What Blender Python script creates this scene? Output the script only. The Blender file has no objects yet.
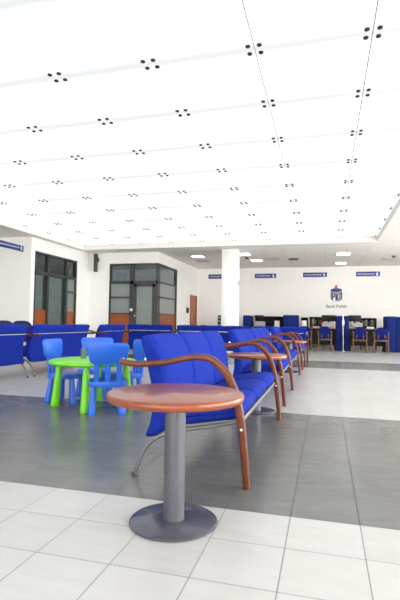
import bpy, bmesh, math, random
from mathutils import Vector, Matrix
random.seed(4)
C = bpy.context.scene.collection
PI = math.pi
R = math.radians

# ------------------------------------------------------------------ materials
def new_mat(name):
    m = bpy.data.materials.new(name); m.use_nodes = True
    nt = m.node_tree
    return m, nt, nt.nodes['Principled BSDF']

def lk(nt, a, b): nt.links.new(a, b)

def mat(name, col, rough=.5, metal=0, noise=.06, scale=20, bump=0, bscale=None, coat=0, spec=.5, stretch=None, sheen=0):
    """procedural colour: a base colour varied by a noise texture, with optional bump"""
    m, nt, b = new_mat(name)
    tc = nt.nodes.new('ShaderNodeTexCoord')
    mp = nt.nodes.new('ShaderNodeMapping')
    lk(nt, tc.outputs['Object'], mp.inputs['Vector'])
    if stretch: mp.inputs['Scale'].default_value = stretch
    n = nt.nodes.new('ShaderNodeTexNoise'); n.inputs['Scale'].default_value = scale; n.inputs['Detail'].default_value = 4
    lk(nt, mp.outputs['Vector'], n.inputs['Vector'])
    r = nt.nodes.new('ShaderNodeValToRGB')
    r.color_ramp.elements[0].position = .3; r.color_ramp.elements[1].position = .7
    r.color_ramp.elements[0].color = tuple(c*(1-noise) for c in col)+(1,)
    r.color_ramp.elements[1].color = tuple(min(1, c*(1+noise)) for c in col)+(1,)
    lk(nt, n.outputs['Fac'], r.inputs['Fac']); lk(nt, r.outputs['Color'], b.inputs['Base Color'])
    b.inputs['Roughness'].default_value = rough; b.inputs['Metallic'].default_value = metal
    b.inputs['Specular IOR Level'].default_value = spec
    b.inputs['Coat Weight'].default_value = coat; b.inputs['Coat Roughness'].default_value = .12
    b.inputs['Sheen Weight'].default_value = sheen
    if bump:
        n2 = nt.nodes.new('ShaderNodeTexNoise'); n2.inputs['Scale'].default_value = bscale or scale*8
        lk(nt, tc.outputs['Object'], n2.inputs['Vector'])
        bp = nt.nodes.new('ShaderNodeBump'); bp.inputs['Strength'].default_value = bump; bp.inputs['Distance'].default_value = .002
        lk(nt, n2.outputs['Fac'], bp.inputs['Height']); lk(nt, bp.outputs['Normal'], b.inputs['Normal'])
    return m

M = {}
M['wall'] = mat('wall_paint', (.88, .875, .86), .85, noise=.012, scale=2, bump=.1, bscale=150)
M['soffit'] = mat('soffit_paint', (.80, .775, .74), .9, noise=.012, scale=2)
M['void'] = mat('gap_shade_backing', (.05, .05, .05), .95)
M['railwhite'] = mat('rail_white', (.80, .82, .81), .5)
M['blue'] = mat('royal_blue_wool', (.0080, .025, .275), .9, noise=.12, scale=60, bump=.35, bscale=500, spec=.12)
M['blue_back'] = mat('blue_back_cloth', (.006, .013, .19), .9, noise=.12, scale=60, bump=.35, bscale=500, spec=.12)
M['blue_screen'] = mat('blue_screen_cloth', (.007, .019, .13), .9, noise=.12, scale=50, bump=.3, bscale=400, spec=.2)
M['blue_chair'] = mat('visitor_chair_cloth', (.006, .013, .125), .9, noise=.12, scale=60, bump=.3, bscale=500, spec=.12)
M['navy'] = mat('navy_cloth', (.008, .014, .08), .85, noise=.1, scale=50)
M['kidblue'] = mat('blue_plastic', (.016, .135, .70), .38, noise=.03, scale=6)
M['kidgreen'] = mat('green_plastic', (.17, .66, .012), .35, noise=.03, scale=6)
M['cherry'] = mat('cherry_wood', (.24, .050, .014), .32, noise=.28, scale=6, stretch=(1, 9, 9), coat=.35)
M['cherry_arm'] = mat('cherry_bentwood', (.115, .022, .0035), .42, spec=.35, noise=.25, scale=10, stretch=(1, 6, 1), coat=.15)
M['brown_wood'] = mat('brown_chair_wood', (.13, .055, .02), .4, noise=.25, scale=10, stretch=(6, 6, 1))
M['door_wood'] = mat('door_veneer', (.36, .115, .035), .45, noise=.18, scale=5, stretch=(6, 6, .7))
M['panel_wood'] = mat('partition_veneer', (.30, .075, .012), .4, noise=.25, scale=5, stretch=(1, 1, 9))
M['steel'] = mat('grey_painted_steel', (.10, .105, .125), .36, metal=.3, noise=.05, scale=12)
M['base_steel'] = mat('grey_base_plate', (.095, .098, .13), .2, metal=.25, noise=.06, scale=9)
M['chrome'] = mat('satin_chrome', (.72, .73, .75), .22, metal=1, noise=.03, scale=10)
M['greymetal'] = mat('silver_lacquer', (.17, .17, .18), .4, metal=.5, noise=.05, scale=14)
M['black'] = mat('black_plastic', (.008, .008, .009), .55, noise=.15, scale=30, spec=.3)
M['darkgrey'] = mat('dark_grey_plastic', (.055, .058, .06), .45, noise=.1, scale=30)
M['capgrey'] = mat('dark_steel_cap', (.03, .032, .034), .4, metal=.3, noise=.08, scale=30)
M['frame'] = mat('anthracite_frame', (.045, .049, .052), .45, metal=.1, noise=.06, scale=15)
M['frost'] = mat('frosted_glass', (.24, .27, .265), .28, noise=.04, scale=3)
M['frost2'] = mat('frosted_door_glass', (.20, .23, .215), .25, noise=.04, scale=3)
M['slat'] = mat('blind_slat', (.55, .58, .57), .5, noise=.06, scale=5)
M['signblue'] = mat('sign_blue', (.010, .018, .17), .4, noise=.04, scale=12)
M['white'] = mat('white_plastic', (.82, .82, .82), .4, noise=.02, scale=15)
M['paper'] = mat('paper_white', (.75, .75, .73), .8, noise=.05, scale=30)
M['logonavy'] = mat('logo_navy', (.008, .012, .12), .4, noise=.05, scale=20)
M['logored'] = mat('logo_red', (.55, .03, .02), .4, noise=.05, scale=20)
M['textgrey'] = mat('logo_text_grey', (.12, .12, .15), .5, noise=.05, scale=20)
M['desk'] = mat('desk_laminate', (.16, .085, .05), .4, noise=.15, scale=8, stretch=(1, 8, 1))
M['deskdark'] = mat('dark_modesty_panel', (.016, .015, .016), .65, noise=.12, scale=8, spec=.25)
M['printer'] = mat('printer_grey', (.30, .29, .29), .5, noise=.06, scale=12)
M['vent'] = mat('vent_grey', (.42, .41, .40), .5, noise=.05, scale=20)
M['glass_green'] = mat('green_tumbler', (.10, .16, .12), .2, noise=.1, scale=20)
M['redfolder'] = mat('red_card', (.35, .04, .03), .6, noise=.08, scale=20)

def glass_mat():
    m, nt, b = new_mat('tinted_window_glass')
    out = nt.nodes['Material Output']
    nt.nodes.remove(b)
    n = nt.nodes.new('ShaderNodeTexNoise'); n.inputs['Scale'].default_value = 1.5
    r = nt.nodes.new('ShaderNodeValToRGB')
    r.color_ramp.elements[0].color = (.80, .84, .84, 1); r.color_ramp.elements[1].color = (.85, .89, .89, 1)
    lk(nt, n.outputs['Fac'], r.inputs['Fac'])
    t = nt.nodes.new('ShaderNodeBsdfTransparent'); lk(nt, r.outputs['Color'], t.inputs['Color'])
    g = nt.nodes.new('ShaderNodeBsdfGlossy'); g.inputs['Roughness'].default_value = .05
    g.inputs['Color'].default_value = (.9, .92, .92, 1)
    lw = nt.nodes.new('ShaderNodeLayerWeight'); lw.inputs['Blend'].default_value = .5
    pw = nt.nodes.new('ShaderNodeMath'); pw.operation = 'POWER'; pw.inputs[1].default_value = 4; lk(nt, lw.outputs['Facing'], pw.inputs[0])
    f = nt.nodes.new('ShaderNodeMapRange'); f.inputs['To Min'].default_value = .03; f.inputs['To Max'].default_value = .5; lk(nt, pw.outputs[0], f.inputs['Value'])
    mx = nt.nodes.new('ShaderNodeMixShader')
    lk(nt, f.outputs['Result'], mx.inputs['Fac']); lk(nt, t.outputs[0], mx.inputs[1]); lk(nt, g.outputs[0], mx.inputs[2])
    lk(nt, mx.outputs[0], out.inputs['Surface'])
    return m
M['glass'] = glass_mat()

def emit_mat(name, col, s, joint_dim=False):
    m, nt, b = new_mat(name)
    b.inputs['Base Color'].default_value = (.12, .125, .122, 1); b.inputs['Roughness'].default_value = .35
    b.inputs['Emission Color'].default_value = col+(1,)
    b.inputs['Emission Strength'].default_value = s
    tc = nt.nodes.new('ShaderNodeTexCoord')
    n = nt.nodes.new('ShaderNodeTexNoise'); n.inputs['Scale'].default_value = 3
    mp = nt.nodes.new('ShaderNodeMapping'); mp.inputs['Scale'].default_value = (.3, 2.2, 1)
    lk(nt, tc.outputs['Object'], mp.inputs[0]); lk(nt, mp.outputs[0], n.inputs['Vector'])
    r = nt.nodes.new('ShaderNodeMapRange')
    r.inputs['From Min'].default_value = .3; r.inputs['From Max'].default_value = .7
    r.inputs['To Min'].default_value = s*.94; r.inputs['To Max'].default_value = s*1.04
    lk(nt, n.outputs['Fac'], r.inputs['Value'])
    last = r.outputs['Result']
    if joint_dim:   # light falloff painted into the emission: dimmer towards the panel's cross joints
        sp = nt.nodes.new('ShaderNodeSeparateXYZ'); lk(nt, tc.outputs['Object'], sp.inputs[0])
        a = nt.nodes.new('ShaderNodeMath'); a.operation = 'SUBTRACT'; a.inputs[1].default_value = .4945; lk(nt, sp.outputs['Y'], a.inputs[0])
        c = nt.nodes.new('ShaderNodeMath'); c.operation = 'ABSOLUTE'; lk(nt, a.outputs[0], c.inputs[0])
        d = nt.nodes.new('ShaderNodeMapRange'); d.interpolation_type = 'SMOOTHSTEP'
        d.inputs['From Min'].default_value = .37; d.inputs['From Max'].default_value = .50
        d.inputs['To Min'].default_value = 1; d.inputs['To Max'].default_value = .76
        lk(nt, c.outputs[0], d.inputs['Value'])
        e = nt.nodes.new('ShaderNodeMath'); e.operation = 'MULTIPLY'; lk(nt, last, e.inputs[0]); lk(nt, d.outputs['Result'], e.inputs[1])
        last = e.outputs[0]
    lk(nt, last, b.inputs['Emission Strength'])
    return m
M['lamp_glass'] = emit_mat('backlit_opal_glass', (.965, 1.0, .985), .94, True)
M['lamp_run'] = emit_mat('backlit_opal_glass_run', (.965, 1.0, .985), 1.07)
M['lamp_office'] = emit_mat('office_lamp_diffuser', (1, .98, .95), 6)

TX, TY = .30, .306                     # floor tile pitch
FX, FY = -1.051, 2.177                 # a grout crossing; first edge of the dark stripe
def floor_mat():
    m, nt, b = new_mat('floor_tiles')
    tc = nt.nodes.new('ShaderNodeTexCoord')
    sp = nt.nodes.new('ShaderNodeSeparateXYZ'); lk(nt, tc.outputs['Object'], sp.inputs[0])
    def mth(op, a, c=None, d=None):
        n = nt.nodes.new('ShaderNodeMath'); n.operation = op
        for i, v in enumerate((a, c, d)):
            if v is None: continue
            if isinstance(v, (int, float)): n.inputs[i].default_value = v
            else: lk(nt, v, n.inputs[i])
        return n.outputs[0]
    def grid(axis, off, t):
        u = mth('DIVIDE', mth('SUBTRACT', sp.outputs[axis], off), t)
        fr = mth('FRACT', mth('ADD', u, 1000.0))
        dist = mth('MULTIPLY', mth('MINIMUM', fr, mth('SUBTRACT', 1.0, fr)), t)
        return mth('FLOOR', mth('ADD', u, 1000.0)), mth('LESS_THAN', dist, .0022)
    ux, gx = grid('X', FX, TX); uy, gy = grid('Y', FY, TY)
    gr = mth('MAXIMUM', gx, gy)
    wn = nt.nodes.new('ShaderNodeTexWhiteNoise'); wn.noise_dimensions = '2D'
    cb = nt.nodes.new('ShaderNodeCombineXYZ'); lk(nt, ux, cb.inputs[0]); lk(nt, uy, cb.inputs[1]); lk(nt, cb.outputs[0], wn.inputs['Vector'])
    n = nt.nodes.new('ShaderNodeTexNoise'); n.inputs['Scale'].default_value = 9; n.inputs['Detail'].default_value = 6
    mp = nt.nodes.new('ShaderNodeMapping'); mp.inputs['Scale'].default_value = (.6, 1.8, 1)
    lk(nt, tc.outputs['Object'], mp.inputs[0]); lk(nt, mp.outputs[0], n.inputs['Vector'])
    Y = sp.outputs['Y']
    def band(a, c): return mth('MULTIPLY', mth('GREATER_THAN', Y, a), mth('LESS_THAN', Y, c))
    dark = mth('MAXIMUM', band(FY, FY+8*TY), band(FY+24*TY, FY+30*TY))
    def ramp(c0, c1, fac):
        r = nt.nodes.new('ShaderNodeValToRGB'); r.color_ramp.elements[0].color = c0+(1,); r.color_ramp.elements[1].color = c1+(1,)
        r.color_ramp.elements[0].position = .25; r.color_ramp.elements[1].position = .75
        lk(nt, fac, r.inputs[0]); return r.outputs[0]
    mixv = mth('ADD', mth('MULTIPLY', n.outputs['Fac'], .75), mth('MULTIPLY', wn.outputs['Value'], .25))
    white = ramp((.48, .48, .482), (.54, .54, .54), mixv)
    grey = ramp((.120, .121, .118), (.175, .176, .172), mixv)
    def mixc(f, a, c):
        x = nt.nodes.new('ShaderNodeMix'); x.data_type = 'RGBA'
        lk(nt, f, x.inputs['Factor'])
        for s, v in ((x.inputs['A'], a), (x.inputs['B'], c)):
            if isinstance(v, tuple): s.default_value = v
            else: lk(nt, v, s)
        return x.outputs['Result']
    tile = mixc(dark, white, grey)
    groutc = mixc(dark, (.22, .22, .225, 1), (.05, .05, .05, 1))
    lk(nt, mixc(gr, tile, groutc), b.inputs['Base Color'])
    rg = mth('ADD', mth('MULTIPLY', n.outputs['Fac'], .05), mth('ADD', .23, mth('MULTIPLY', gr, .4)))
    lk(nt, rg, b.inputs['Roughness'])
    b.inputs['Specular IOR Level'].default_value = .5
    return m
M['floor'] = floor_mat()

def ceil_tile_mat():
    m, nt, b = new_mat('mineral_ceiling_tiles')
    tc = nt.nodes.new('ShaderNodeTexCoord')
    br = nt.nodes.new('ShaderNodeTexBrick'); br.offset = 0; br.inputs['Scale'].default_value = 1
    br.inputs['Brick Width'].default_value = .6; br.inputs['Row Height'].default_value = .6
    br.inputs['Mortar Size'].default_value = .009; br.inputs['Mortar Smooth'].default_value = 0
    br.inputs['Color1'].default_value = (.78, .75, .72, 1); br.inputs['Color2'].default_value = (.80, .775, .745, 1)
    br.inputs['Mortar'].default_value = (.66, .635, .61, 1)
    lk(nt, tc.outputs['Object'], br.inputs['Vector']); lk(nt, br.outputs['Color'], b.inputs['Base Color'])
    b.inputs['Roughness'].default_value = .9
    return m
M['ceiltile'] = ceil_tile_mat()

# ------------------------------------------------------------------ mesh helpers
def box(bm, x0, x1, y0, y1, z0, z1, bev=0, seg=2):
    vs = [bm.verts.new((x, y, z)) for x in (x0, x1) for y in (y0, y1) for z in (z0, z1)]
    fs = [(0,1,3,2),(4,6,7,5),(0,4,5,1),(2,3,7,6),(0,2,6,4),(1,5,7,3)]
    nf = [bm.faces.new([vs[i] for i in f]) for f in fs]
    if bev:
        es = list({e for f in nf for e in f.edges})
        bmesh.ops.bevel(bm, geom=es, offset=bev, segments=seg, profile=.5, affect='EDGES')

def ring(bm, pts): return [bm.verts.new(p) for p in pts]
def bridge(bm, a, b):
    n = len(a)
    for i in range(n): bm.faces.new((a[i], a[(i+1) % n], b[(i+1) % n], b[i]))

def lathe(bm, prof, c=(0,0,0), n=48, axis='z'):
    """prof: (r, z) pairs; r==0 at ends closes with a fan"""
    rings = []
    for r, z in prof:
        pts = []
        for k in range(n):
            a = 2*PI*k/n; x, y = r*math.cos(a), r*math.sin(a)
            p = {'z': (x, y, z), 'x': (z, x, y), 'y': (y, z, x)}[axis]
            pts.append((c[0]+p[0], c[1]+p[1], c[2]+p[2]))
        rings.append(ring(bm, pts))
    for a, b in zip(rings, rings[1:]): bridge(bm, a, b)
    bm.faces.new(list(reversed(rings[0]))); bm.faces.new(rings[-1])

def catmull(pts, n=6, closed=False):
    P = [Vector(p) for p in pts]; out = []; N = len(P)
    rng = range(N) if closed else range(N-1)
    for i in rng:
        if closed: a, b, c, d = P[(i-1) % N], P[i], P[(i+1) % N], P[(i+2) % N]
        else: a, b, c, d = P[max(i-1, 0)], P[i], P[i+1], P[min(i+2, N-1)]
        for k in range(n):
            t = k/n
            out.append(.5*((2*b)+(c-a)*t+(2*a-5*b+4*c-d)*t*t+(3*b-a-3*c+d)*t**3))
    if not closed: out.append(P[-1].copy())
    return out

def sweep(bm, path, sec, up=Vector((0, 1, 0))):
    """sec(i, t) -> list of (a, b) offsets: a along `up`, b along the in-plane normal"""
    rings = []; n = len(path)
    for i, p in enumerate(path):
        t = (path[min(i+1, n-1)]-path[max(i-1, 0)]).normalized()
        nn = t.cross(up).normalized(); uu = nn.cross(t).normalized()
        rings.append(ring(bm, [p+uu*a+nn*b for a, b in sec(i/(n-1))]))
    for a, b in zip(rings, rings[1:]): bridge(bm, a, b)
    bm.faces.new(list(reversed(rings[0]))); bm.faces.new(rings[-1])

def rrect(w, h, r, k=3):
    out = []
    for cx, cy, a0 in ((w/2-r, h/2-r, 0), (-w/2+r, h/2-r, 90), (-w/2+r, -h/2+r, 180), (w/2-r, -h/2+r, 270)):
        for j in range(k+1):
            a = R(a0+90*j/k); out.append((cx+r*math.cos(a), cy+r*math.sin(a)))
    return out
def circ(r, k=10): return [(r*math.cos(2*PI*j/k), r*math.sin(2*PI*j/k)) for j in range(k)]

def tube(bm, pts, r, k=10, up=None):
    pts = [Vector(p) for p in pts]
    d = (pts[-1]-pts[0]).normalized()
    u = up or (Vector((0, 0, 1)) if abs(d.z) < .9 else Vector((0, 1, 0)))
    sweep(bm, pts, lambda t: circ(r, k), u)

def prism(bm, pts2, f, y0, y1, bev=0):
    """extrude a 2D outline; f(a, b, y) -> xyz"""
    a = ring(bm, [f(p[0], p[1], y0) for p in pts2]); b = ring(bm, [f(p[0], p[1], y1) for p in pts2])
    bridge(bm, a, b)
    fa = bm.faces.new(list(reversed(a))); fb = bm.faces.new(b)
    if bev:
        bmesh.ops.bevel(bm, geom=list(set(fa.edges) | set(fb.edges)), offset=bev, segments=2, profile=.5, affect='EDGES')

def obj(name, bm, material, parent=None, smooth=True, ang=40):
    bmesh.ops.recalc_face_normals(bm, faces=bm.faces)
    me = bpy.data.meshes.new(name); bm.to_mesh(me); bm.free()
    me.materials.append(M[material] if isinstance(material, str) else material)
    if smooth:
        me.polygons.foreach_set('use_smooth', [True]*len(me.polygons))
        me.set_sharp_from_angle(angle=R(ang))
    o = bpy.data.objects.new(name, me); C.objects.link(o)
    if parent: o.parent = parent
    return o

def tag(o, label, cat, group=None):
    o['label'] = label; o['category'] = cat
    if group: o['group'] = group
    return o
def thing(name, label, cat, loc=(0, 0, 0), rz=0, group=None):
    o = bpy.data.objects.new(name, None); C.objects.link(o)
    o.location = loc; o.rotation_euler = (0, 0, rz); o.empty_display_size = .1
    return tag(o, label, cat, group)
def dup(o, parent=None):
    c = o.copy(); C.objects.link(c); c.parent = parent
    for ch in o.children: dup(ch, c)
    return c
def place(proto, first, loc, rz, label):
    o = proto if first else dup(proto)
    o.location = loc; o.rotation_euler = (0, 0, rz); o['label'] = label
    return o
def struct(name, bm, m, parent=None, smooth=False):
    o = obj(name, bm, m, parent, smooth)
    if not parent: o['kind'] = 'structure'
    return o
def B(): return bmesh.new()
def sbox(name, m, *a, parent=None, bev=0):
    bm = B(); box(bm, *a, bev=bev); return struct(name, bm, m, parent, smooth=bool(bev))

# ------------------------------------------------------------------ setting
H = 3.189          # underside of the luminous glass ceiling
S = 3.04           # underside of the soffit and of the tiled ceiling
PX0, PX1, PY1 = .360-8*.9408, .360+.9408, 3.764+9*.989
PY0 = 3.764-7*.989
XL, XR, YN, YF = -12.0, 6.0, -10.0, 18.0
SX1, WY1, WY2, SX2 = -7.38, 10.34, 13.35, -5.0

sbox('floor', 'floor', XL-.1, XR+.1, YN-.1, YF+.1, -.1, 0)
sbox('wall_back', 'wall', SX2-.1, XR+.1, YF, YF+.1, 0, 3.5)
sbox('wall_right', 'wall', XR, XR+.1, YN, YF, 0, 3.5)
sbox('wall_front', 'wall', XL-.1, XR+.1, YN-.1, YN, 0, 3.5)
sbox('wall_left', 'wall', XL-.1, XL, YN, YF, 0, 3.5)
sbox('wall_left_front', 'wall', XL, SX1, WY1, WY1+.1, 0, 3.5)

# side wall with the blinds window (opening Y 10.49..12.62, z 0..2.71)
WA, WB, WT = 10.50, 12.62, 2.695
bm = B()
box(bm, SX1-.1, SX1, WY1+.1, WA, 0, 3.5); box(bm, SX1-.1, SX1, WB, WY2, 0, 3.5); box(bm, SX1-.1, SX1, WA, WB, WT, 3.5)
struct('wall_side', bm, 'wall')
# wall with the glazed corner box
GA, GT = -6.63, 2.69
GB = 15.25
bm = B()
box(bm, XL, GA, WY2, WY2+.1, 0, 3.5); box(bm, GA, SX2, WY2, WY2+.1, GT, 3.5)
struct('wall_left_back', bm, 'wall')
DA, DB, DT = 16.9, 17.88, 1.925
bm = B()
box(bm, SX2-.1, SX2, WY2+.1, GB, GT, 3.5); box(bm, SX2-.1, SX2, GB, DA, 0, 3.5)
box(bm, SX2-.1, SX2, DB, YF, 0, 3.5); box(bm, SX2-.1, SX2, DA, DB, DT, 3.5)
struct('wall_side_back', bm, 'wall')

# soffit round the luminous ceiling, fascia, tiled ceiling
TY0 = 13.45
bm = B()
box(bm, XL, PX0, YN, PY1, S, 3.5); box(bm, PX1, XR, YN, PY1, S, 3.5)
box(bm, PX0, PX1, YN, PY0, S, 3.5)
box(bm, XL, XR, PY1, TY0, S, 3.5)
struct('ceiling_soffit', bm, 'soffit')
ct = sbox('ceiling', 'ceiltile', XL, XR, TY0, YF, S, 3.5)
sbox('ceiling_void', 'void', PX0, PX1, PY0, PY1, H+.18, 3.5)  # backing coloured dark so the joints between panels read as shade
# pillar
bm = B(); box(bm, -2.946, -2.496, 13.2, 13.65, 0, S, bev=.008)
struct('pillar', bm, 'wall', smooth=True)

# ---- window_1 : glazed wall with blinds
w1 = bpy.data.objects.new('window_1', None); C.objects.link(w1); w1['kind'] = 'structure'
X = SX1
bm = B()
FW = .05
def fr(y0, y1, z0, z1): box(bm, X-.09, X+.012, y0, y1, z0, z1)
M1, M2 = 11.13, 12.08
for y in (WA, WB-FW): fr(y, y+FW, 0, WT)
for y in (M1-.035, M2-.035): fr(y, y+.07, 0, WT)
for z in (WT-.05,): fr(WA, WB, z, z+.05)
fr(WA, WB, 2.10, 2.17); fr(WA, M1, .0, .08); fr(M2, WB, 0, .08)
fr(M2, WB, 1.70, 1.74)
struct('window_frame', bm, 'frame', w1)
def pane(name, parent, m, y0, y1, z0, z1, dx=-.045, th=.008):
    bm = B(); box(bm, X+dx-th/2, X+dx+th/2, y0, y1, z0, z1); return struct(name, bm, m, parent)
for (a, b_, z0, z1) in ((WA, M1, 2.17, WT-.05), (M1, M2, 2.17, WT-.05), (M2, WB, 2.17, WT-.05), (WA, M1, 1.14, 2.1), (M1, M2, .05, 2.1)):
    pane('window_pane', w1, 'glass', a+.04, b_-.04, z0, z1)
pane('frosted_pane', w1, 'frost2', M2+.04, WB-.04, 1.14, 1.71); pane('frosted_pane', w1, 'frost2', M2+.04, WB-.04, 1.74, 2.11)
pane('wood_panel', w1, 'panel_wood', WA+.04, M1-.04, .08, 1.14, th=.03); pane('wood_panel', w1, 'panel_wood', M2+.04, WB-.04, .08, 1.14, th=.03)
def blind(parent, y0, y1, z0, z1):
    bm = B(); n = int((z1-z0)/.055)
    for k in range(n):
        z = z0+(k+.5)*(z1-z0)/n
        v = ring(bm, [(X-.15, y0, z-.020), (X-.115, y0, z+.020), (X-.115, y1, z+.020), (X-.15, y1, z-.020)])
        w = ring(bm, [(X-.153, y0, z-.019), (X-.118, y0, z+.021), (X-.118, y1, z+.021), (X-.153, y1, z-.019)])
        bridge(bm, v, w); bm.faces.new(v); bm.faces.new(w)
    for y in (y0+.1, y1-.1): box(bm, X-.135, X-.132, y, y+.012, z0, z1)
    box(bm, X-.21, X-.15, y0, y1, z1, z1+.04)
    return struct('window_blind', bm, 'slat', parent)
blind(w1, WA+.05, M1-.06, 1.12, 2.15); blind(w1, M1+.06, M2-.06, .1, 2.15)

# ---- window_2 : frosted glass corner box, with door_1
w2 = bpy.data.objects.new('window_2', None); C.objects.link(w2); w2['kind'] = 'structure'
bm = B()
Y = WY2
N1, N2 = -5.84, -5.02
for x0, x1 in ((GA, GA+.05), (N1-.09, N1+.05), (SX2-.06, SX2+.012)): box(bm, x0, x1, Y-.012, Y+.09, 0, GT)
box(bm, GA, SX2, Y-.012, Y+.09, GT-.05, GT); box(bm, GA, SX2, Y-.012, Y+.09, 2.05, 2.14)
box(bm, GA, N1, Y-.012, Y+.09, 1.60, 1.645); box(bm, GA, N1, Y-.012, Y+.09, 0, .08)
box(bm, GA, N1, Y-.012, Y+.09, 1.10, 1.13)
for y0, y1 in ((GB-.05, GB), (Y+.09, Y+.2)): box(bm, SX2-.09, SX2+.012, y0, y1, 0, GT)
box(bm, SX2-.09, SX2+.012, Y, GB, GT-.05, GT); box(bm, SX2-.09, SX2+.012, Y, GB, 2.09, 2.13)
box(bm, SX2-.09, SX2+.012, Y, GB, 1.62, 1.66); box(bm, SX2-.09, SX2+.012, Y, GB, 1.10, 1.13); box(bm, SX2-.09, SX2+.012, Y, GB, 0, .08)
struct('window_frame', bm, 'frame', w2)
def pane2(name, m, a, b_, z0, z1, th=.008):
    bm = B(); box(bm, a, b_, Y+.04-th/2, Y+.04+th/2, z0, z1); return struct(name, bm, m, w2)
def pane3(name, m, a, b_, z0, z1, th=.008):
    bm = B(); box(bm, SX2-.04-th/2, SX2-.04+th/2, a, b_, z0, z1); return struct(name, bm, m, w2)
pane2('window_pane', 'glass', GA+.05, N1-.09, 2.14, GT-.05); pane2('window_pane', 'glass', N1+.05, N2-.04, 2.14, GT-.05)
pane2('frosted_pane', 'frost', GA+.05, N1-.09, 1.645, 2.05); pane2('frosted_pane', 'frost', GA+.05, N1-.09, 1.13, 1.60)
pane2('wood_panel', 'panel_wood', GA+.05, N1-.09, .08, 1.10, .03)
pane3('window_pane', 'glass', Y+.2, GB-.05, 2.13, GT-.05)
pane3('frosted_pane', 'frost', Y+.2, GB-.05, 1.66, 2.09); pane3('frosted_pane', 'frost', Y+.2, GB-.05, 1.13, 1.62)
pane3('wood_panel', 'panel_wood', Y+.2, GB-.05, .08, 1.10, .03)
d1 = bpy.data.objects.new('door_1', None); C.objects.link(d1); d1['kind'] = 'structure'
bm = B()
DL, DR = N1+.055, SX2-.065
for x0, x1 in ((DL, DL+.09), (DR-.11, DR)): box(bm, x0, x1, Y+.0, Y+.05, .01, 2.045)
box(bm, DL, DR, Y, Y+.05, 1.96, 2.045); box(bm, DL, DR, Y, Y+.05, .01, .15)
struct('door_frame', bm, 'frame', d1)
bm = B(); box(bm, DL+.09, DR-.11, Y+.02, Y+.03, .15, 1.96); struct('door_glass', bm, 'frost2', d1)
bm = B(); tube(bm, [(DL+.045, Y, 1.05), (DL+.045, Y-.06, 1.05)], .01); tube(bm, [(DL+.045, Y-.055, 1.05), (DL+.17, Y-.055, 1.05)], .01)
lathe(bm, [(.028, 0), (.028, .008)], (DL+.045, Y-.008, 1.05), 20, 'y')
struct('door_handle', bm, 'chrome', d1, smooth=True)
# round white knob on the post beside that door
bm = B(); lathe(bm, [(.0, -.03), (.03, -.028), (.045, -.012), (.047, 0)], (N1-.02, Y-.012, 1.23), 24, 'y')
tag(obj('white_knob', bm, 'white'), 'small round white knob on the grey post left of the frosted glass door', 'door knob')

# ---- door_2 : wooden door at the far end of the side wall
d2 = bpy.data.objects.new('door_2', None); C.objects.link(d2); d2['kind'] = 'structure'
bm = B(); box(bm, SX2-.06, SX2-.015, DA+.04, DB-.04, .01, DT-.04, bev=.004); struct('door_leaf', bm, 'door_wood', d2, smooth=True)
bm = B(); box(bm, SX2-.1, SX2+.015, DA, DA+.04, 0, DT); box(bm, SX2-.1, SX2+.015, DB-.04, DB, 0, DT); box(bm, SX2-.1, SX2+.015, DA, DB, DT-.04, DT)
struct('door_frame', bm, 'door_wood', d2)
bm = B(); lathe(bm, [(.025, 0), (.025, .008)], (SX2-.015, DA+.11, 1.03), 20, 'x'); tube(bm, [(SX2-.01, DA+.11, 1.03), (SX2+.045, DA+.11, 1.03)], .009)
tube(bm, [(SX2+.04, DA+.11, 1.03), (SX2+.04, DA+.23, 1.03)], .009)
struct('door_handle', bm, 'chrome', d2, smooth=True)
# intercom on the side wall
it = thing('intercom', 'dark wall telephone beside the orange wooden door', 'intercom', (SX2, 16.48, 1.32))
bm = B(); box(bm, 0, .05, -.06, .06, -.11, .09, bev=.008); obj('body', bm, 'darkgrey', it)
bm = B(); box(bm, .05, .085, -.035, .035, -.10, .08, bev=.01); obj('handset', bm, 'black', it)
bm = B(); tube(bm, [(.02, 0, .09), (.02, 0, .24)], .006); obj('cable', bm, 'darkgrey', it)

# baseboards
bm = B(); box(bm, SX2+.0, XR, YF-.012, YF, 0, .08); struct('baseboard_back', bm, 'vent')
bm = B(); box(bm, SX1-.1, GA, WY2-.012, WY2, 0, .08); struct('baseboard_left', bm, 'vent')

# wall speaker near the inner corner
sp = thing('wall_speaker', 'slim dark grey column speaker on a bracket high in the wall corner', 'speaker', (-7.07, WY2, 2.74))
bm = B(); box(bm, -.05, .05, -.17, -.06, -.31, .27, bev=.012); obj('cabinet', bm, 'darkgrey', sp)
bm = B(); box(bm, .055, .075, -.15, -.07, .0, .16, bev=.004); box(bm, .03, .06, -.06, 0, .03, .12); obj('bracket', bm, 'frame', sp)
bm = B(); box(bm, -.038, .038, -.174, -.17, -.29, .25); obj('grille', bm, 'frame', sp)
# small detector on the pillar
bm = B(); box(bm, -2.496, -2.465, 13.40, 13.46, 1.98, 2.12, bev=.006)
tag(obj('wall_thermostat', bm, 'vent'), 'small grey box on the right face of the white pillar', 'wall box')

# ------------------------------------------------------------------ luminous glass ceiling
g = .004
proto = None
GL = 'large backlit white glass panel of the luminous ceiling'
GG = 'backlit glass panels of the luminous ceiling'
for j in range(-3, 9):
    for i in range(-8, 1):
        x, y = .360+i*.9408, 3.764+j*.989
        if proto is None:
            bm = B(); box(bm, g, .9408-g, .001, .989-.001, 0, .014)
            o = proto = tag(obj('backlit_glass_panel', bm, 'lamp_glass', smooth=False), GL, 'ceiling light', GG)
        else:
            o = proto.copy(); C.objects.link(o)
        o.location = (x, y, H)
# the run of the same glass ceiling above and behind the viewpoint
sbox('ceiling_luminous', 'lamp_run', PX0, PX1, PY0, 3.764-3*.989-.02, H, H+.014)
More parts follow.
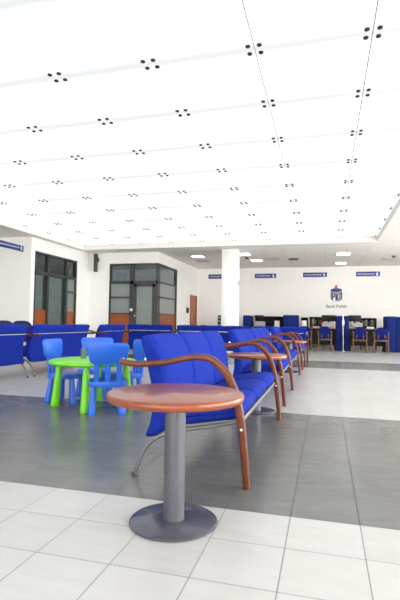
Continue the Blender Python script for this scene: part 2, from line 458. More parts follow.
# point fixings on the joints
fx = None
for j in range(-2, 10):
    for i in range(-8, 2):
        x, y = .360+i*.9408, 3.764+j*.989
        dxs = [-.048, .048]; dys = [-.055, .055]
        edge = i in (-8, 1) or j == 9
        if edge:
            # half fixings along the rim
            if i == -8: dxs = [.048]
            if i == 1: dxs = [-.048]
            if j == 9: dys = [-.055]
        if not edge and fx is not None:
            o = dup(fx)
        else:
            o = thing('glass_fixing', 'four-dot dark steel point fixing under a joint of the glass ceiling', 'glass fixing', group='four-dot fixings of the glass ceiling')
            if edge:
                o['label'] = 'dark steel fixing with fewer dots along the rim of the glass ceiling'; o['group'] = 'rim fixings of the glass ceiling'
            for dx in dxs:
                for dy in dys:
                    bm = B(); lathe(bm, [(.017, -.012), (.021, -.009), (.021, 0)], (dx, dy, 0), 14)
                    obj('bolt_cap', bm, 'capgrey', o)
            if not edge: fx = o
        o.location = (x, y, H)

# ------------------------------------------------------------------ lamps, vents of the tiled ceiling
def ceil_lamp(x0, x1, y0, y1, label):
    o = thing('ceiling_lamp', label, 'ceiling light', ((x0+x1)/2, (y0+y1)/2, S), group='square lamps in the tiled ceiling')
    a, b_ = (x1-x0)/2, (y1-y0)/2
    bm = B()
    for q in ((-a, a, -b_, -b_+.03), (-a, a, b_-.03, b_), (-a, -a+.03, -b_, b_), (a-.03, a, -b_, b_)): box(bm, *q, -.012, 0)
    obj('frame', bm, 'railwhite', o, smooth=False)
    bm = B(); box(bm, -a+.03, a-.03, -b_+.03, b_-.03, -.008, -.001); obj('diffuser', bm, 'lamp_office', o, smooth=False)
ceil_lamp(.31, .76, 14.40, 15.0, 'square lit ceiling lamp nearer one of the two above the wall emblem')
ceil_lamp(.33, .75, 16.65, 17.2, 'square lit ceiling lamp farther one of the two above the wall emblem')
ceil_lamp(-2.72, -2.26, 14.0, 14.55, 'square lit ceiling lamp just right of the white pillar top')
ceil_lamp(-2.50, -2.08, 15.5, 16.05, 'square lit ceiling lamp beyond and right of the pillar, farther one')
ceil_lamp(-4.27, -3.83, 14.3, 14.75, 'square lit ceiling lamp left of the white pillar')
def vent(x0, x1, y0, y1, label, m='vent'):
    o = thing('ceiling_vent', label, 'air vent', ((x0+x1)/2, (y0+y1)/2, S), group='air vents in the tiled ceiling')
    a, b_ = (x1-x0)/2, (y1-y0)/2
    bm = B(); box(bm, -a, a, -b_, b_, -.008, 0); obj('plate', bm, m, o, smooth=False)
    for k in range(5):
        bm = B(); y = -b_+(k+.7)*2*b_/6; box(bm, -a+.03, a-.03, y, y+.03, -.022, -.008); obj('slat', bm, m, o, smooth=False)
vent(-4.42, -3.98, 15.4, 16.0, 'grey square ceiling vent left of the pillar')
vent(1.79, 2.27, 15.95, 16.45, 'grey square ceiling vent above the rightmost hanging sign')
vent(-1.19, -.87, 15.45, 15.85, 'dark ceiling vent between the two middle hanging signs', 'darkgrey')
vent(-1.95, -1.5, 15.2, 15.7, 'pale square ceiling vent beside the lamps right of the pillar')
def spot(x, y, label):
    o = thing('ceiling_spotlight', label, 'spotlight', (x, y, S), group='small round ceiling fittings')
    bm = B(); lathe(bm, [(.05, -.07), (.055, -.06), (.06, 0)], n=24); obj('housing', bm, 'darkgrey', o)
    bm = B(); lathe(bm, [(.075, -.012), (.08, -.008), (.08, 0)], n=24); obj('collar', bm, 'vent', o)
spot(2.06, 15.33, 'small dark round ceiling fitting at far right of the tiled ceiling')
spot(-2.49, 14.93, 'small dark round ceiling fitting between two lamps right of the pillar')

# ------------------------------------------------------------------ hanging signs
def sign(L, loc, rz, label, mark=True, lines=1):
    """L wide, facing -Y locally"""
    o = thing('hanging_sign', label, 'sign', loc, rz, 'blue hanging signs')
    h = .145
    bm = B(); box(bm, -L/2, L/2, -.012, .012, -h, 0, bev=.003); obj('board', bm, 'signblue', o)
    for s in (-1, 1):
        bm = B(); tube(bm, [(s*L*.40, 0, 0), (s*L*.40, 0, S-loc[2])], .0025, 6); obj('wire', bm, 'chrome', o)
    bm = B()
    rnd = random.Random(label)
    for r in range(lines):
        x = -L/2+.04; z = -h*.5-r*h*.28
        end = (L/2-.16 if mark else L/2-.04) - (r*.12)
        while x < end:
            w = min(rnd.uniform(.03, .075), end-x)
            if w > .012: box(bm, x, x+w, -.0145, -.012, z-.007, z+.007)
            x += w+.014
    obj('text_line', bm, 'white', o, smooth=False)
    if mark:
        bm = B()
        x = L/2-.085
        for q in ((x-.035, x+.035, -h*.80, -h*.72), (x-.012, x+.012, -h*.72, -h*.22), (x-.032, x-.01, -h*.36, -h*.28)): box(bm, q[0], q[1], -.0145, -.012, q[2], q[3])
        obj('numeral', bm, 'white', o, smooth=False)
SL = 'blue hanging sign, '
sign(.69, (-3.455, 15, 2.485), 0, SL+'partly hidden behind the white pillar')
sign(.69, (-1.885, 15, 2.488), 0, SL+'first one to the right of the white pillar')
sign(.74, (-.318, 15, 2.505), 0, SL+'just left of the wall emblem')
sign(.70, (1.268, 15, 2.51), 0, SL+'right of the wall emblem, rightmost of the row')
sign(1.5, (-7.24, 9.06, 2.70), PI/2, SL+'seen obliquely beside the left white wall', mark=True)

# ------------------------------------------------------------------ wall emblem
def text_mesh(body, size, bold=0, sx=1):
    cu = bpy.data.curves.new('txt', 'FONT'); cu.body = body; cu.size = size; cu.extrude = .006; cu.offset = bold
    cu.align_x = 'CENTER'
    t = bpy.data.objects.new('txt', cu); C.objects.link(t)
    dg = bpy.context.evaluated_depsgraph_get()
    me = bpy.data.meshes.new_from_object(t.evaluated_get(dg))
    bpy.data.objects.remove(t)
    me.transform(Matrix.Diagonal((sx, 1, 1, 1)))
    me.transform(Matrix.Rotation(PI/2, 4, 'X'))
    return me
em = thing('wall_emblem', 'bank emblem on the back wall, navy coin shape with red ball on top', 'emblem', (.405, YF, 1.95))
bm = B()
prism(bm, [(.205*math.cos(2*PI*k/40), .20+.075*math.sin(2*PI*k/40)) for k in range(40)], lambda a, b_, y: (a, y, b_), -.025, 0)
obj('coin_top', bm, 'logonavy', em)
bm = B(); lathe(bm, [(.0, -.03), (.03, -.027), (.05, -.014), (.055, 0)], (-.01, 0, .33), 24, 'y'); obj('red_ball', bm, 'logored', em)
# coin body: side bars and rounded foot made of the letters
bm = B()
def pl(pts): prism(bm, pts, lambda a, b_, y: (a, y, b_), -.02, 0)
pl([(-.205, .19), (-.185, .165), (-.185, -.14), (-.205, -.115)])
obj('coin_edge', bm, 'logonavy', em)
def letter(ch, polys):
    nonlocal_bm = B()
    for p in polys: prism(nonlocal_bm, p, lambda a, b_, y: (a, y, b_), -.02, 0)
    obj('emblem_letter', nonlocal_bm, 'logonavy', em, smooth=False)
# P
letter('P', [[(-.170, .125), (-.125, .115), (-.125, -.185), (-.170, -.165)], [(-.125, .115), (-.075, .105), (-.075, .070), (-.125, .075)],
             [(-.075, .105), (-.045, .085), (-.045, -.03), (-.085, -.03), (-.085, .070), (-.075, .07)], [(-.125, -.03), (-.045, -.03), (-.065, -.065), (-.125, -.065)]])
# K
letter('K', [[(-.030, .105), (.012, .105), (.012, -.215), (-.030, -.212)], [(.012, -.02), (.055, .105), (.095, .11), (.045, -.05)], [(.012, -.02), (.045, -.05), (.095, -.205), (.052, -.212), (.012, -.085)]])
# O
letter('O', [[(.105, .10), (.145, .12), (.145, -.18), (.105, -.19)], [(.145, .12), (.165, .125), (.165, .08), (.145, .078)], [(.165, .128), (.205, .16), (.205, -.12), (.165, -.155)], [(.145, -.14), (.165, -.13), (.165, -.158), (.145, -.18)]])
me = text_mesh('Bank Polski', .165); me.materials.append(M['textgrey'])
t = bpy.data.objects.new('lettering', me); C.objects.link(t); t.parent = em; t.location = (0, -.01, -.455)

# ------------------------------------------------------------------ sofas (local: axis along Y, front towards +X, origin under the front feet)
SW, SE = .585, .0375
def puffed(profile, y0, y1, r, n=7, crown=0, rear=False):
    """loft a closed profile between y0 and y1 with puffed, rounded ends"""
    P = [Vector((p[0], p[1])) for p in profile]; N = len(P)
    area = sum(P[i].x*P[(i+1) % N].y-P[(i+1) % N].x*P[i].y for i in range(N))
    s = 1 if area > 0 else -1
    nr = []
    for i in range(N):
        t = (P[(i+1) % N]-P[i-1]).normalized(); nr.append(Vector((t.y, -t.x))*s)
    wt = [1 if q.x > -.2 else .22 for q in nr] if rear else [1]*N    # flat rear face
    # rings from the end face inwards: offset shrinks as a quarter circle
    seq = [(y0+r*(1-math.cos(PI/2*k/n)), r*.75*(1-math.sin(PI/2*k/n))) for k in range(n+1)]
    mid = [(y0+(y1-y0)*f, 0) for f in (.3, .4, .5, .6, .7)]
    seq2 = [(y1-(y-y0), e) for y, e in reversed(seq)]
    bm = B(); rings = []
    for y, e in seq+mid+seq2:
        t = (2*(y-y0)/(y1-y0)-1)
        c = crown*(1-t*t)
        rings.append(ring(bm, [(p.x-q.x*(e*k_-c), y, p.y-q.y*(e*k_-c)) for p, q, k_ in zip(P, nr, wt)]))
    for a, b_ in zip(rings, rings[1:]): bridge(bm, a, b_)
    bm.faces.new(rings[0]); bm.faces.new(rings[-1])
    return bm

SEATP = catmull([(-.040, .385), (-.052, .420), (-.10, .438), (-.20, .432), (-.32, .408), (-.44, .382), (-.475, .345), (-.46, .300), (-.36, .300), (-.20, .327), (-.075, .350)], 4, True)
BACKP = catmull([(-.455, .360), (-.463, .46), (-.475, .58), (-.510, .70), (-.560, .785), (-.605, .797), (-.634, .772), (-.610, .70), (-.584, .60), (-.562, .50), (-.555, .40), (-.568, .30), (-.592, .235), (-.574, .215), (-.520, .235), (-.480, .290)], 4, True)
ARM = catmull([(-.742, 0, .646), (-.68, 0, .636), (-.612, 0, .634), (-.54, 0, .642), (-.463, 0, .650), (-.39, 0, .667), (-.32, 0, .681), (-.265, 0, .685), (-.22, 0, .680),
               (-.178, 0, .660), (-.120, 0, .606), (-.090, 0, .552), (-.065, 0, .490), (-.036, 0, .361), (-.018, 0, .206), (-.006, 0, .08), (0, 0, 0)], 5)
LEG = catmull([(-.652, 0, 0), (-.636, 0, .05), (-.612, 0, .11), (-.573, 0, .175), (-.51, 0, .226), (-.42, 0, .262), (-.30, 0, .288), (-.18, 0, .312), (-.05, 0, .343)], 5)

def make_sofa(n):
    L = n*SW+2*SE
    o = thing('waiting_bench', 'x', 'bench', group='blue waiting benches with wooden arms')
    for k in range(n):
        y0, y1 = SE+k*SW, SE+(k+1)*SW
        obj('seat_cushion', puffed(SEATP, y0+.002, y1-.002, .055, crown=.010), 'blue', o)
        obj('back_cushion', puffed(BACKP, y0+.002, y1-.002, .045, crown=.006, rear=True), 'blue', o)
    for y in (.016, L-.016):
        bm = B()
        path = [p+Vector((0, y, 0)) for p in ARM]
        def sec(t):
            w = .040 if t > .08 else .032+.1*t
            th = .034 if t < .45 else .034+.010*math.sin(PI*min(1, (t-.45)/.55))
            return rrect(w, th, .010)
        sweep(bm, path, sec)
        a = obj('wooden_arm', bm, 'cherry_arm', o); a['label'] = 'bent cherry wood arm running down into the front leg'
        bm = B()
        lathe(bm, [(.0, 0), (.006, .0), (.006, .003), (.004, .004)], (-.722, y, .6625), 14); obj('bolt', bm, 'chrome', a); bm = B()
        s = -1 if y < .1 else 1
        lathe(bm, [(.0065, -.0225), (.0065, .0225)], (-.028, y, .31), 14, 'y')
        obj('bolt', bm, 'chrome', a)
        bm = B(); yy = y+(.03 if y < .1 else -.03)
        sweep(bm, [p+Vector((0, yy, 0)) for p in LEG], lambda t: rrect(.034, .020, .008))
        l = obj('rear_leg', bm, 'greymetal', o); l['label'] = 'curved silver metal rear leg'
        bm = B(); lathe(bm, [(.019, 0), (.022, .004), (.020, .022)], (-.650, yy, 0), 14); obj('foot_cap', bm, 'darkgrey', l)
    bm = B(); box(bm, -.058, -.036, .045, L-.045, .325, .352, bev=.004)
    obj('front_beam', bm, 'greymetal', o)
    bm = B(); tube(bm, [(-.616, .09, .655), (-.616, L-.09, .655)], .009, 12)
    rl = obj('back_rail', bm, 'chrome', o); rl['label'] = 'straight chrome rail along the rear of the backs'
    for k in range(n+1):
        y = SE+k*SW; y = min(max(y, .12), L-.12)
        bm = B(); tube(bm, [(-.616, y, .655), (-.575, y, .652)], .007, 8); obj('rail_bracket', bm, 'chrome', rl)
    return o
sofa3 = make_sofa(3); sofa2 = make_sofa(2)
L3, L2 = 3*SW+2*SE, 2*SW+2*SE
BL = 'blue waiting bench, '
place(sofa3, True, (-.40, 2.45, 0), 0, BL+'three seats, nearest, right behind the foreground round table')
place(sofa2, True, (-.415, 4.98, 0), 0, BL+'two seats, directly beyond the second round table')
place(sofa3, False, (-.415, 6.25, 0), 0, BL+'three seats, third of the main row, joined to the second')
place(sofa2, False, (-.415, 9.0, 0), 0, BL+'farthest of the main row, beyond the third round table')
# row with its backs to us on the left: faces -X, rotated half a turn
def left_bench(pr, y0, label):
    L = L3 if pr is sofa3 else L2
    return place(pr, False, (-4.99, y0+L, 0), PI, label)
left_bench(sofa3, 4.30, BL+'seen from behind at the left edge, cut by the photo frame')
left_bench(sofa3, 6.21, BL+'seen from behind, beyond the green child table')
left_bench(sofa2, 8.45, BL+'seen from behind, just left of the frosted glass box')
# far row, backs to us, facing +Y
def far_bench(pr, x1, label):
    L = L3 if pr is sofa3 else L2
    return place(pr, False, (x1, 11.2, 0), PI/2, label)
far_bench(sofa2, -3.53, BL+'far row seen from behind, in front of the frosted glass door')
far_bench(sofa3, -1.655, BL+'far row seen from behind, in front of the white pillar')
far_bench(sofa2, -.385, BL+'far row seen from behind, rightmost one ending at a dark wooden leg')

# ------------------------------------------------------------------ round tables
def make_table():
    o = thing('round_table', 'x', 'table', group='round wooden side tables')
    z = .567; r = .304
    bm = B(); lathe(bm, [(.0, z-.036), (r-.012, z-.036), (r-.003, z-.030), (r, z-.020), (r, z-.010), (r-.004, z-.003), (r-.012, z), (0, z)], n=96); obj('tabletop', bm, 'cherry', o)
    bm = B(); lathe(bm, [(.0465, .012), (.0465, z-.036)], n=40); obj('column', bm, 'steel', o)
    bm = B(); lathe(bm, [(.188, 0), (.193, .004), (.193, .009), (.186, .0135), (.06, .0165), (.0, .0165)], n=80); obj('base_plate', bm, 'base_steel', o)
    bm = B(); box(bm, -.13, .13, -.13, .13, z-.044, z-.036, bev=.002); obj('mounting_plate', bm, 'darkgrey', o)
    return o
tb = make_table()
place(tb, True, (-.641, 1.968, 0), .1, 'round cherry wood table on a grey steel column, large in the foreground')
place(tb, False, (-.665, 4.63, 0), .4, 'round cherry wood table between the nearest and second blue benches')
place(tb, False, (-.62, 8.52, 0), .8, 'round cherry wood table far down the bench row, the small distant one')

# ------------------------------------------------------------------ children's furniture
def make_kid_chair():
    """local: faces +Y, origin between the feet"""
    o = thing('childrens_chair', 'x', 'chair', group='blue plastic children\'s chairs')
    bm = B(); prism(bm, rrect(.36, .34, .07, 5), lambda a, b_, z: (a, b_, z), .255, .305, bev=.014); obj('seat', bm, 'kidblue', o)
    for sx in (-1, 1):
        for sy in (-1, 1):
            bm = B()
            top = Vector((sx*.125, sy*.115, .262)); bot = Vector((sx*.142, sy*.142, 0))
            rings = []
            for f, r in ((0, .036), (.02, .039), (.1, .039), (1, .026)):
                c = bot.lerp(top, f); rings.append(ring(bm, [(c.x+r*math.cos(2*PI*k/20), c.y+r*math.sin(2*PI*k/20), c.z) for k in range(20)]))
            for a, b_ in zip(rings, rings[1:]): bridge(bm, a, b_)
            bm.faces.new(rings[0]); bm.faces.new(rings[-1])
            obj('leg', bm, 'kidblue', o)
    # back board: trapezoid with round corners, leaning a little
    def lean(z): return -.150-.10*(z-.30)
    out = []
    w0, w1, z0, z1, r = .172, .197, .470, .668, .045
    for cx, cz, a0 in ((w1-r, z1-r, 0), (-w1+r, z1-r, 90), (-w0+r, z0+r, 180), (w0-r, z0+r, 270)):
        for k in range(6):
            a = R(a0+18*k); out.append((cx+r*math.cos(a), cz+r*math.sin(a)))
    bm = B(); prism(bm, out, lambda a, b_, y: (a, lean(b_)+y, b_), -.02, .02, bev=.010); obj('backrest', bm, 'kidblue', o)
    for x in (-.105, 0, .105):
        bm = B()
        sweep(bm, [Vector((x, lean(z)+.0, z)) for z in (.29, .36, .42, .49)], lambda t: rrect(.05, .028, .010), Vector((1, 0, 0)))
        obj('spindle', bm, 'kidblue', o)
    return o
kc = make_kid_chair()
KL = 'blue plastic child chair '
def face(dx, dy): return math.atan2(dy, dx)-PI/2
place(kc, True, (-2.045, 4.125, 0), face(-.46, .89), KL+'with its back to us, nearest, in front of the green table')
place(kc, False, (-2.725, 4.52, 0), face(1, .08), KL+'at the left side of the green table, facing right')
place(kc, False, (-2.66, 5.0, 0), face(.30, -.95), KL+'on the far side of the green table, facing us')
place(kc, False, (-2.15, 4.76, 0), face(-.72, -.70), KL+'right of the green table, beside the nearest bench')
kt = thing('childrens_table', 'round lime green plastic children\'s table among small blue chairs', 'table', (-2.315, 4.33, 0), R(18))
bm = B(); lathe(bm, [(.0, .432), (.40, .432), (.425, .436), (.437, .448), (.437, .464), (.428, .476), (.41, .480), (0, .480)], n=72); obj('tabletop', bm, 'kidgreen', kt)
for k in range(4):
    a = PI/2*k
    bm = B(); c, s = math.cos(a), math.sin(a)
    rings = []
    for f, r, d in ((0, .040, .375), (.02, .045, .375), (.08, .045, .373), (1, .030, .34)):
        rings.append(ring(bm, [(d*c+r*math.cos(2*PI*q/20), d*s+r*math.sin(2*PI*q/20), .436*f) for q in range(20)]))
    for p, q in zip(rings, rings[1:]): bridge(bm, p, q)
    bm.faces.new(rings[0]); bm.faces.new(rings[-1])
    obj('leg', bm, 'kidgreen', kt)
cup = thing('pencil_cup', 'small grey-green tumbler standing on the green children\'s table', 'cup', (-2.465, 4.40, .48))
bm = B(); lathe(bm, [(.026, 0), (.032, .10), (.029, .10), (.024, .006), (0, .006)], n=24); obj('tumbler', bm, 'glass_green', cup)
bm = B(); lathe(bm, [(.022, .012), (.026, .075)], n=20); obj('filling', bm, 'darkgrey', cup)

# ------------------------------------------------------------------ visitor chairs (local: faces +Y, origin on the floor)
def make_visitor():
    o = thing('visitor_chair', 'x', 'chair', group='visitor chairs at the counters')
    out = []
    w, z0, z1 = .17, .50, .80
    for k in range(21):
        a = PI*k/20; out.append((w*math.copysign(abs(math.cos(a))**.75, math.cos(a)), z1-.16+.16*math.sin(a)**.8))
    out += [(-w*.95, z0+.03), (-w*.85, z0), (w*.85, z0), (w*.95, z0+.03)]
    bm = B(); prism(bm, out, lambda a, b_, y: (a, y-.19-.10*(b_-.45)-.12*(a*a), b_), -.025, .025, bev=.012); obj('backrest', bm, 'blue_chair', o)
    bm = B(); prism(bm, rrect(.37, .40, .06, 4), lambda a, b_, z: (a, b_, z), .405, .475, bev=.02); obj('seat', bm, 'blue_chair', o)
    for s in (-1, 1):
        bm = B(); sweep(bm, [Vector((s*.20, y, z)) for y, z in ((-.23, 0), (-.215, .25), (-.21, .50), (-.225, .64))], lambda t: rrect(.03, .036, .008), Vector((1, 0, 0))); obj('rear_leg', bm, 'brown_wood', o)
        bm = B(); sweep(bm, [Vector((s*.20, y, z)) for y, z in ((.21, 0), (.20, .3), (.19, .63))], lambda t: rrect(.03, .036, .008), Vector((1, 0, 0))); obj('front_leg', bm, 'brown_wood', o)
        bm = B(); sweep(bm, [Vector((s*.205, y, z)) for y, z in ((-.24, .630), (-.1, .645), (.1, .645), (.23, .635))], lambda t: rrect(.045, .025, .009), Vector((1, 0, 0))); obj('armrest', bm, 'brown_wood', o)
        bm = B(); box(bm, s*.20-.012, s*.20+.012, -.21, .20, .36, .40, bev=.004); obj('side_rail', bm, 'brown_wood', o)
        bm = B(); box(bm, s*.20-.010, s*.20+.010, -.22, .20, .10, .125, bev=.004); obj('stretcher', bm, 'brown_wood', o)
    for y in (-.21, .18):
        bm = B(); box(bm, -.19, .19, y-.011, y+.011, .36, .40, bev=.004); obj('cross_rail', bm, 'brown_wood', o)
    for s in (-1, 1):
        bm = B(); box(bm, s*.10-.012, s*.10+.012, -.235, -.20, .44, .56, bev=.004); obj('back_strut', bm, 'brown_wood', o)
    return o
vc = make_visitor()
VL = 'blue wood-framed visitor chair '
place(vc, True, (-.635, 15.5, 0), 0, VL+'half hidden beyond the dark end leg of the far bench row')
place(vc, False, (-.012, 15.5, 0), .03, VL+'left of the twin blue screens with a chrome post')
place(vc, False, (1.062, 15.5, 0), -.03, VL+'just right of the twin blue screens with a chrome post')
place(vc, False, (1.68, 15.5, 0), .02, VL+'in front of the right blue screen, rightmost one')
place(vc, False, (-1.72, 15.5, 0), 0, VL+'at the desk left of the wide blue screen')
# dark chairs glimpsed over the left bench backs
for k, (x, y, z, lab) in enumerate(((-6.7, 8.65, 1.0, 'dark navy chair back showing above the bench at the left photo edge'),
                                   (-6.7, 9.30, 1.0, 'dark navy chair back showing above the bench, right of the other dark one'))):
    o = thing('lounge_chair', lab, 'chair', (x, y, 0), -PI/2-.5, 'dark chairs by the left wall')
    bm = B(); prism(bm, [(.235*math.copysign(abs(math.cos(PI*q/20))**.6, math.cos(PI*q/20)), .70+.15*math.sin(PI*q/20)) for q in range(21)]+[(-.22, .46), (.22, .46)],
                    lambda a, b_, yy: (a, yy-.22-.12*(b_-.45), b_), -.035, .035, bev=.015); obj('backrest', bm, 'navy', o)
    bm = B(); prism(bm, rrect(.48, .46, .07, 4), lambda a, b_, zz: (a, b_, zz), .37, .46, bev=.02); obj('seat', bm, 'navy', o)
    for sx in (-1, 1):
        for sy in (-1, 1):
            bm = B(); tube(bm, [(sx*.20, sy*.20, 0), (sx*.18, sy*.18, .38)], .014); obj('leg', bm, 'black', o)

# ------------------------------------------------------------------ counters
def screen(x0, x1, y0, y1, z1, label, trim=True):
    o = thing('partition_screen', label, 'screen', ((x0+x1)/2, (y0+y1)/2, 0), group='blue cloth screens between the desks')
    a, b_ = (x1-x0)/2, (y1-y0)/2
    bm = B(); box(bm, -a, a, -b_, b_, .03, z1-.02, bev=.012); obj('panel', bm, 'blue_screen', o)
    bm = B(); box(bm, -a+.01, a-.01, -b_+.01, b_-.01, z1-.025, z1, bev=.006); obj('top_trim', bm, 'navy', o)
    bm = B(); box(bm, -a+.02, a-.02, -b_+.02, b_-.02, 0, .04); obj('plinth', bm, 'black', o, smooth=False)
CY = 15.9
screen(-2.77, -2.52, CY, CY+.9, 1.14, 'tall narrow blue screen just right of the white pillar')
screen(-1.385, -.855, CY, CY+.12, 1.165, 'wide blue screen above the far bench row')
screen(.344, .553, CY, CY+.9, 1.155, 'blue screen left of the chrome post under the wall emblem')
screen(.600, .756, CY, CY+.9, 1.155, 'blue screen right of the chrome post under the wall emblem')
screen(1.905, 2.185, CY, CY+.9, 1.155, 'tall blue screen behind the rightmost visitor chair')
screen(2.20, 2.75, CY+.05, CY+.9, 1.145, 'dark blue screen at the right photo edge')
def desk(x0, x1, label):
    o = thing('counter_desk', label, 'desk', ((x0+x1)/2, CY, 0), group='counter desks')
    a = (x1-x0)/2
    bm = B(); box(bm, -a, a, -.02, .78, .715, .745, bev=.004); obj('worktop', bm, 'desk', o)
    bm = B(); box(bm, -a+.03, a-.03, .25, .27, .17, .715); obj('modesty_panel', bm, 'deskdark', o, smooth=False)
    for s in (-1, 1):
        bm = B(); box(bm, s*(a-.03)-.018, s*(a-.03)+.018, .05, .74, 0, .715, bev=.003); obj('side_panel', bm, 'deskdark', o)
desk(-.85, .34, 'brown counter desk left of the twin blue screens')
desk(.76, 1.90, 'brown counter desk between the twin blue screens and the right screen')
desk(-2.51, -1.40, 'brown counter desk beyond the far benches, right of the narrow screen')
def monitor(x, y, w, h, z, label):
    o = thing('computer_monitor', label, 'monitor', (x, y, .745), group='monitors on the counter desks')
    bm = B(); box(bm, -w/2, w/2, -.03, .025, z-h/2-.745, z+h/2-.745, bev=.012); obj('housing', bm, 'black', o)
    bm = B(); box(bm, -w/2+.02, w/2-.02, .025, .027, z-h/2-.725, z+h/2-.765); obj('screen_face', bm, 'darkgrey', o, smooth=False)
    bm = B(); tube(bm, [(0, 0, .02), (0, 0, z-h/2-.735)], .03, 12); obj('stand', bm, 'black', o)
    bm = B(); lathe(bm, [(.12, 0), (.12, .012), (.04, .02)], n=28); obj('foot', bm, 'black', o)
monitor(.115, CY+.56, .47, .215, 1.075, 'black monitor from behind, left of the twin blue screens')
monitor(.96, CY+.56, .42, .215, 1.08, 'black monitor from behind, right of the twin blue screens')
monitor(-2.28, CY+.56, .34, .11, 1.10, 'black monitor from behind, beside the narrow screen right of the pillar')
def printer(x, y, w, label):
    o = thing('desk_printer', label, 'printer', (x, y, .745), group='printers on the counter desks')
    bm = B(); box(bm, -w/2, w/2, -.16, .16, 0, .19, bev=.02); obj('body', bm, 'printer', o)
    bm = B(); box(bm, -w/2+.05, w/2-.05, -.20, -.15, .05, .065); obj('paper_tray', bm, 'darkgrey', o, smooth=False)
    bm = B(); box(bm, -w/2+.07, w/2-.07, -.195, -.155, .066, .075); obj('paper', bm, 'paper', o, smooth=False)
printer(.10, CY+.17, .42, 'low grey printer under the black monitor left of the twin screens')
printer(1.0, CY+.17, .36, 'low grey printer under the black monitor right of the twin screens')
printer(-2.20, CY+.17, .36, 'pale desk printer under the monitor right of the narrow screen')
def shelf(x0, x1, y, z1, label, seed):
    o = thing('pigeonhole_shelf', label, 'shelf', ((x0+x1)/2, y, 0), group='dark shelf units behind the counter')
    a = (x1-x0)/2
    bm = B(); box(bm, -a, a, .36, .38, .28, z1); box(bm, -a, -a+.02, 0, .36, 0, z1); box(bm, a-.02, a, 0, .36, 0, z1); obj('carcass', bm, 'deskdark', o, smooth=False)
    zs = [.28, z1-.62, z1-.30, z1-.02]
    for z in zs:
        bm = B(); box(bm, -a+.02, a-.02, 0, .36, z, z+.02); obj('shelf_board', bm, 'deskdark', o, smooth=False)
    return o
def binders(x0, x1, y, z, mats, hs, lab):
    x = x0; k = 0
    while x < x1-.05:
        w = .06
        bm = B(); box(bm, x, x+w-.006, y+.03, y+.27, z, z+hs[k % len(hs)], bev=.003)
        tag(obj('ring_binder', bm, mats[k % len(mats)]), lab[k] if k < len(lab) else lab[-1], 'binder', 'binders on the shelf behind the counter')
        x += w+.004; k += 1
shelf(-.54, -.05, 16.95, 1.125, 'dark shelf unit with papers, left of the monitor under the wall emblem', 1)
shelf(1.19, 1.71, 16.95, 1.105, 'dark shelf unit with papers, behind the rightmost visitor chair', 2)
binders(-.50, -.08, 16.95, .845, ('darkgrey', 'printer', 'desk', 'black', 'darkgrey', 'redfolder', 'printer'), (.2, .22, .18), ['binder standing in the dark shelf unit left of the monitor']*9)
binders(1.23, 1.68, 16.95, .825, ('darkgrey', 'desk', 'printer', 'black', 'darkgrey', 'printer'), (.2, .18, .22), ['binder standing in the dark shelf unit behind the rightmost chair']*9)
# long low shelf behind the left counter
shelf(-2.50, -1.40, 16.95, 1.13, 'dark shelf unit between the narrow and the wide blue screens', 3)
shelf(-.84, -.60, 16.95, 1.10, 'narrow dark shelf unit right of the wide blue screen', 4)
# papers stacked on the desks
for (x, y, w, h, lab) in ((-.28, CY+.30, .22, .05, 'stack of white papers on the desk left of the printer'), (1.45, CY+.3, .22, .06, 'stack of white papers on the desk by the rightmost chair'),
                          (-.70, CY+.25, .16, .24, 'white box on the desk beside the wide blue screen'), (-1.62, CY+.25, .16, .22, 'white box on the desk left of the wide blue screen')):
    bm = B(); box(bm, x-w/2, x+w/2, y, y+.26, .745, .745+h, bev=.004)
    tag(obj('paper_stack' if h < .1 else 'document_box', bm, 'paper'), lab, 'papers' if h < .1 else 'box')
# red cup and bottle near the middle
bm = B(); lathe(bm, [(.03, 0), (.036, .10), (.033, .10), (.028, .006), (0, .006)], (-.42, CY+.2, .745), 20)
tag(obj('red_cup', bm, 'redfolder'), 'small red cup on the desk left of the printer', 'cup')

# chrome post in front of the twin screens
po = thing('chrome_post', 'slim chrome post with a white head between the twin blue screens', 'post', (.567, 15.72, 0))
bm = B(); tube(bm, [(0, 0, .01), (0, 0, 1.20)], .009, 12); obj('pole', bm, 'chrome', po)
bm = B(); lathe(bm, [(.014, .84), (.035, .86), (.035, 1.0), (.018, 1.04)], n=20); obj('head', bm, 'white', po)
bm = B(); lathe(bm, [(.11, 0), (.11, .008), (.02, .02)], n=32); obj('foot', bm, 'chrome', po)
# dark slim post left of the pillar
po = thing('ticket_post', 'slim dark post with pale marks in front of the white pillar', 'post', (-2.93, 12.9, 0))
bm = B(); box(bm, -.045, .045, -.03, .03, .02, 1.08, bev=.008); obj('body', bm, 'black', po)
for z in (.80, .90, 1.0):
    bm = B(); box(bm, -.03, .03, -.033, -.03, z, z+.025); obj('display_strip', bm, 'vent', po, smooth=False)
bm = B(); box(bm, -.15, .15, -.12, .12, 0, .02, bev=.004); obj('foot', bm, 'black', po)
# round backed chair seen over the far row
o = dup(vc); o.location = (-3.25, 12.55, 0); o.rotation_euler = (0, 0, 0); o['label'] = 'blue chair back peeping over the far bench row left of the pillar'
o['group'] = 'chairs beyond the far bench row'

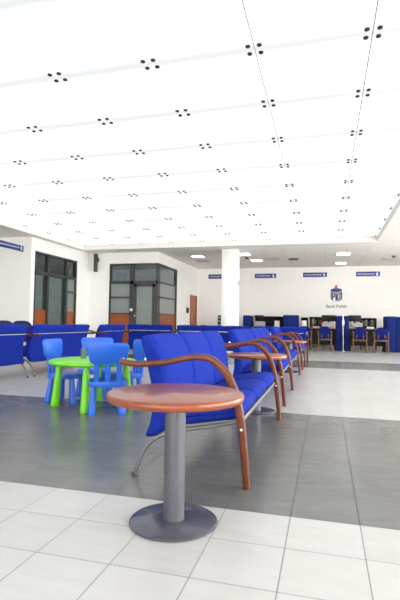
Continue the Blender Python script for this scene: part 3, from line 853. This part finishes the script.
# ------------------------------------------------------------------ added fill lights in window frames, unseen behind and right of the viewpoint
def fill_light(n, loc, rot, w, h, power):
    o = bpy.data.objects.new(f'window_{n}', None); C.objects.link(o); o['kind'] = 'structure'; o.location = loc; o.rotation_euler = rot  # added frame on the solid wall, carries the fill light
    bm = B()
    k = max(2, round(w/1.6))
    for i in range(k+1):
        x = -w/2+i*w/k; box(bm, x-.04, x+.04, -h/2, h/2, -.02, .02)
    for y in (-h/2, h/2): box(bm, -w/2-.04, w/2+.04, y-.04, y+.04, -.02, .02)
    struct('window_frame', bm, 'frame', o)
    l = bpy.data.lights.new('fill_light', 'AREA'); l.shape = 'RECTANGLE'; l.size = w; l.size_y = h; l.energy = power; l.color = (1, .97, .93)  # area light added to brighten the walls from out of view
    lo = bpy.data.objects.new('fill_light', l); C.objects.link(lo); lo.location = loc; lo.rotation_euler = rot
fill_light(3, (-3, YN+.03, 1.6), (PI/2, 0, PI), 16, 2.6, 1080)
fill_light(4, (XR-.03, 5.5, 1.55), (PI/2, 0, -PI/2+PI), 17, 2.4, 1250)

# ------------------------------------------------------------------ light, camera, colour
w = bpy.data.worlds.new('World'); bpy.context.scene.world = w; w.use_nodes = True
w.node_tree.nodes['Background'].inputs['Color'].default_value = (.9, .95, 1, 1)
w.node_tree.nodes['Background'].inputs['Strength'].default_value = .2

f, yaw, pit, rol, hc = 460.61, .26582, .048, .015, .8779
fw = Vector((-math.sin(yaw)*math.cos(pit), math.cos(yaw)*math.cos(pit), math.sin(pit)))
r0 = Vector((math.cos(yaw), math.sin(yaw), 0)); u0 = r0.cross(fw)
rr = r0*math.cos(rol)+u0*math.sin(rol); uu = -r0*math.sin(rol)+u0*math.cos(rol)
cam = bpy.data.cameras.new('camera'); co = bpy.data.objects.new('camera', cam); C.objects.link(co)
mw = Matrix((rr, uu, -fw)).transposed().to_4x4(); mw.translation = (0, 0, hc); co.matrix_world = mw
cam.sensor_fit = 'HORIZONTAL'; cam.sensor_width = 24; cam.lens = 24*f/400; cam.clip_start = .05; cam.clip_end = 100
cam.dof.use_dof = True; cam.dof.focus_distance = 2.9; cam.dof.aperture_fstop = 6.5
sc = bpy.context.scene; sc.camera = co
sc.view_settings.view_transform = 'Standard'; sc.view_settings.look = 'None'
sc.view_settings.gamma = 1; sc.view_settings.use_curve_mapping = False
sc.view_settings.exposure = .15
sc.cycles.max_bounces = 8; sc.cycles.diffuse_bounces = 5; sc.cycles.transparent_max_bounces = 12
sc.cycles.use_denoising = True
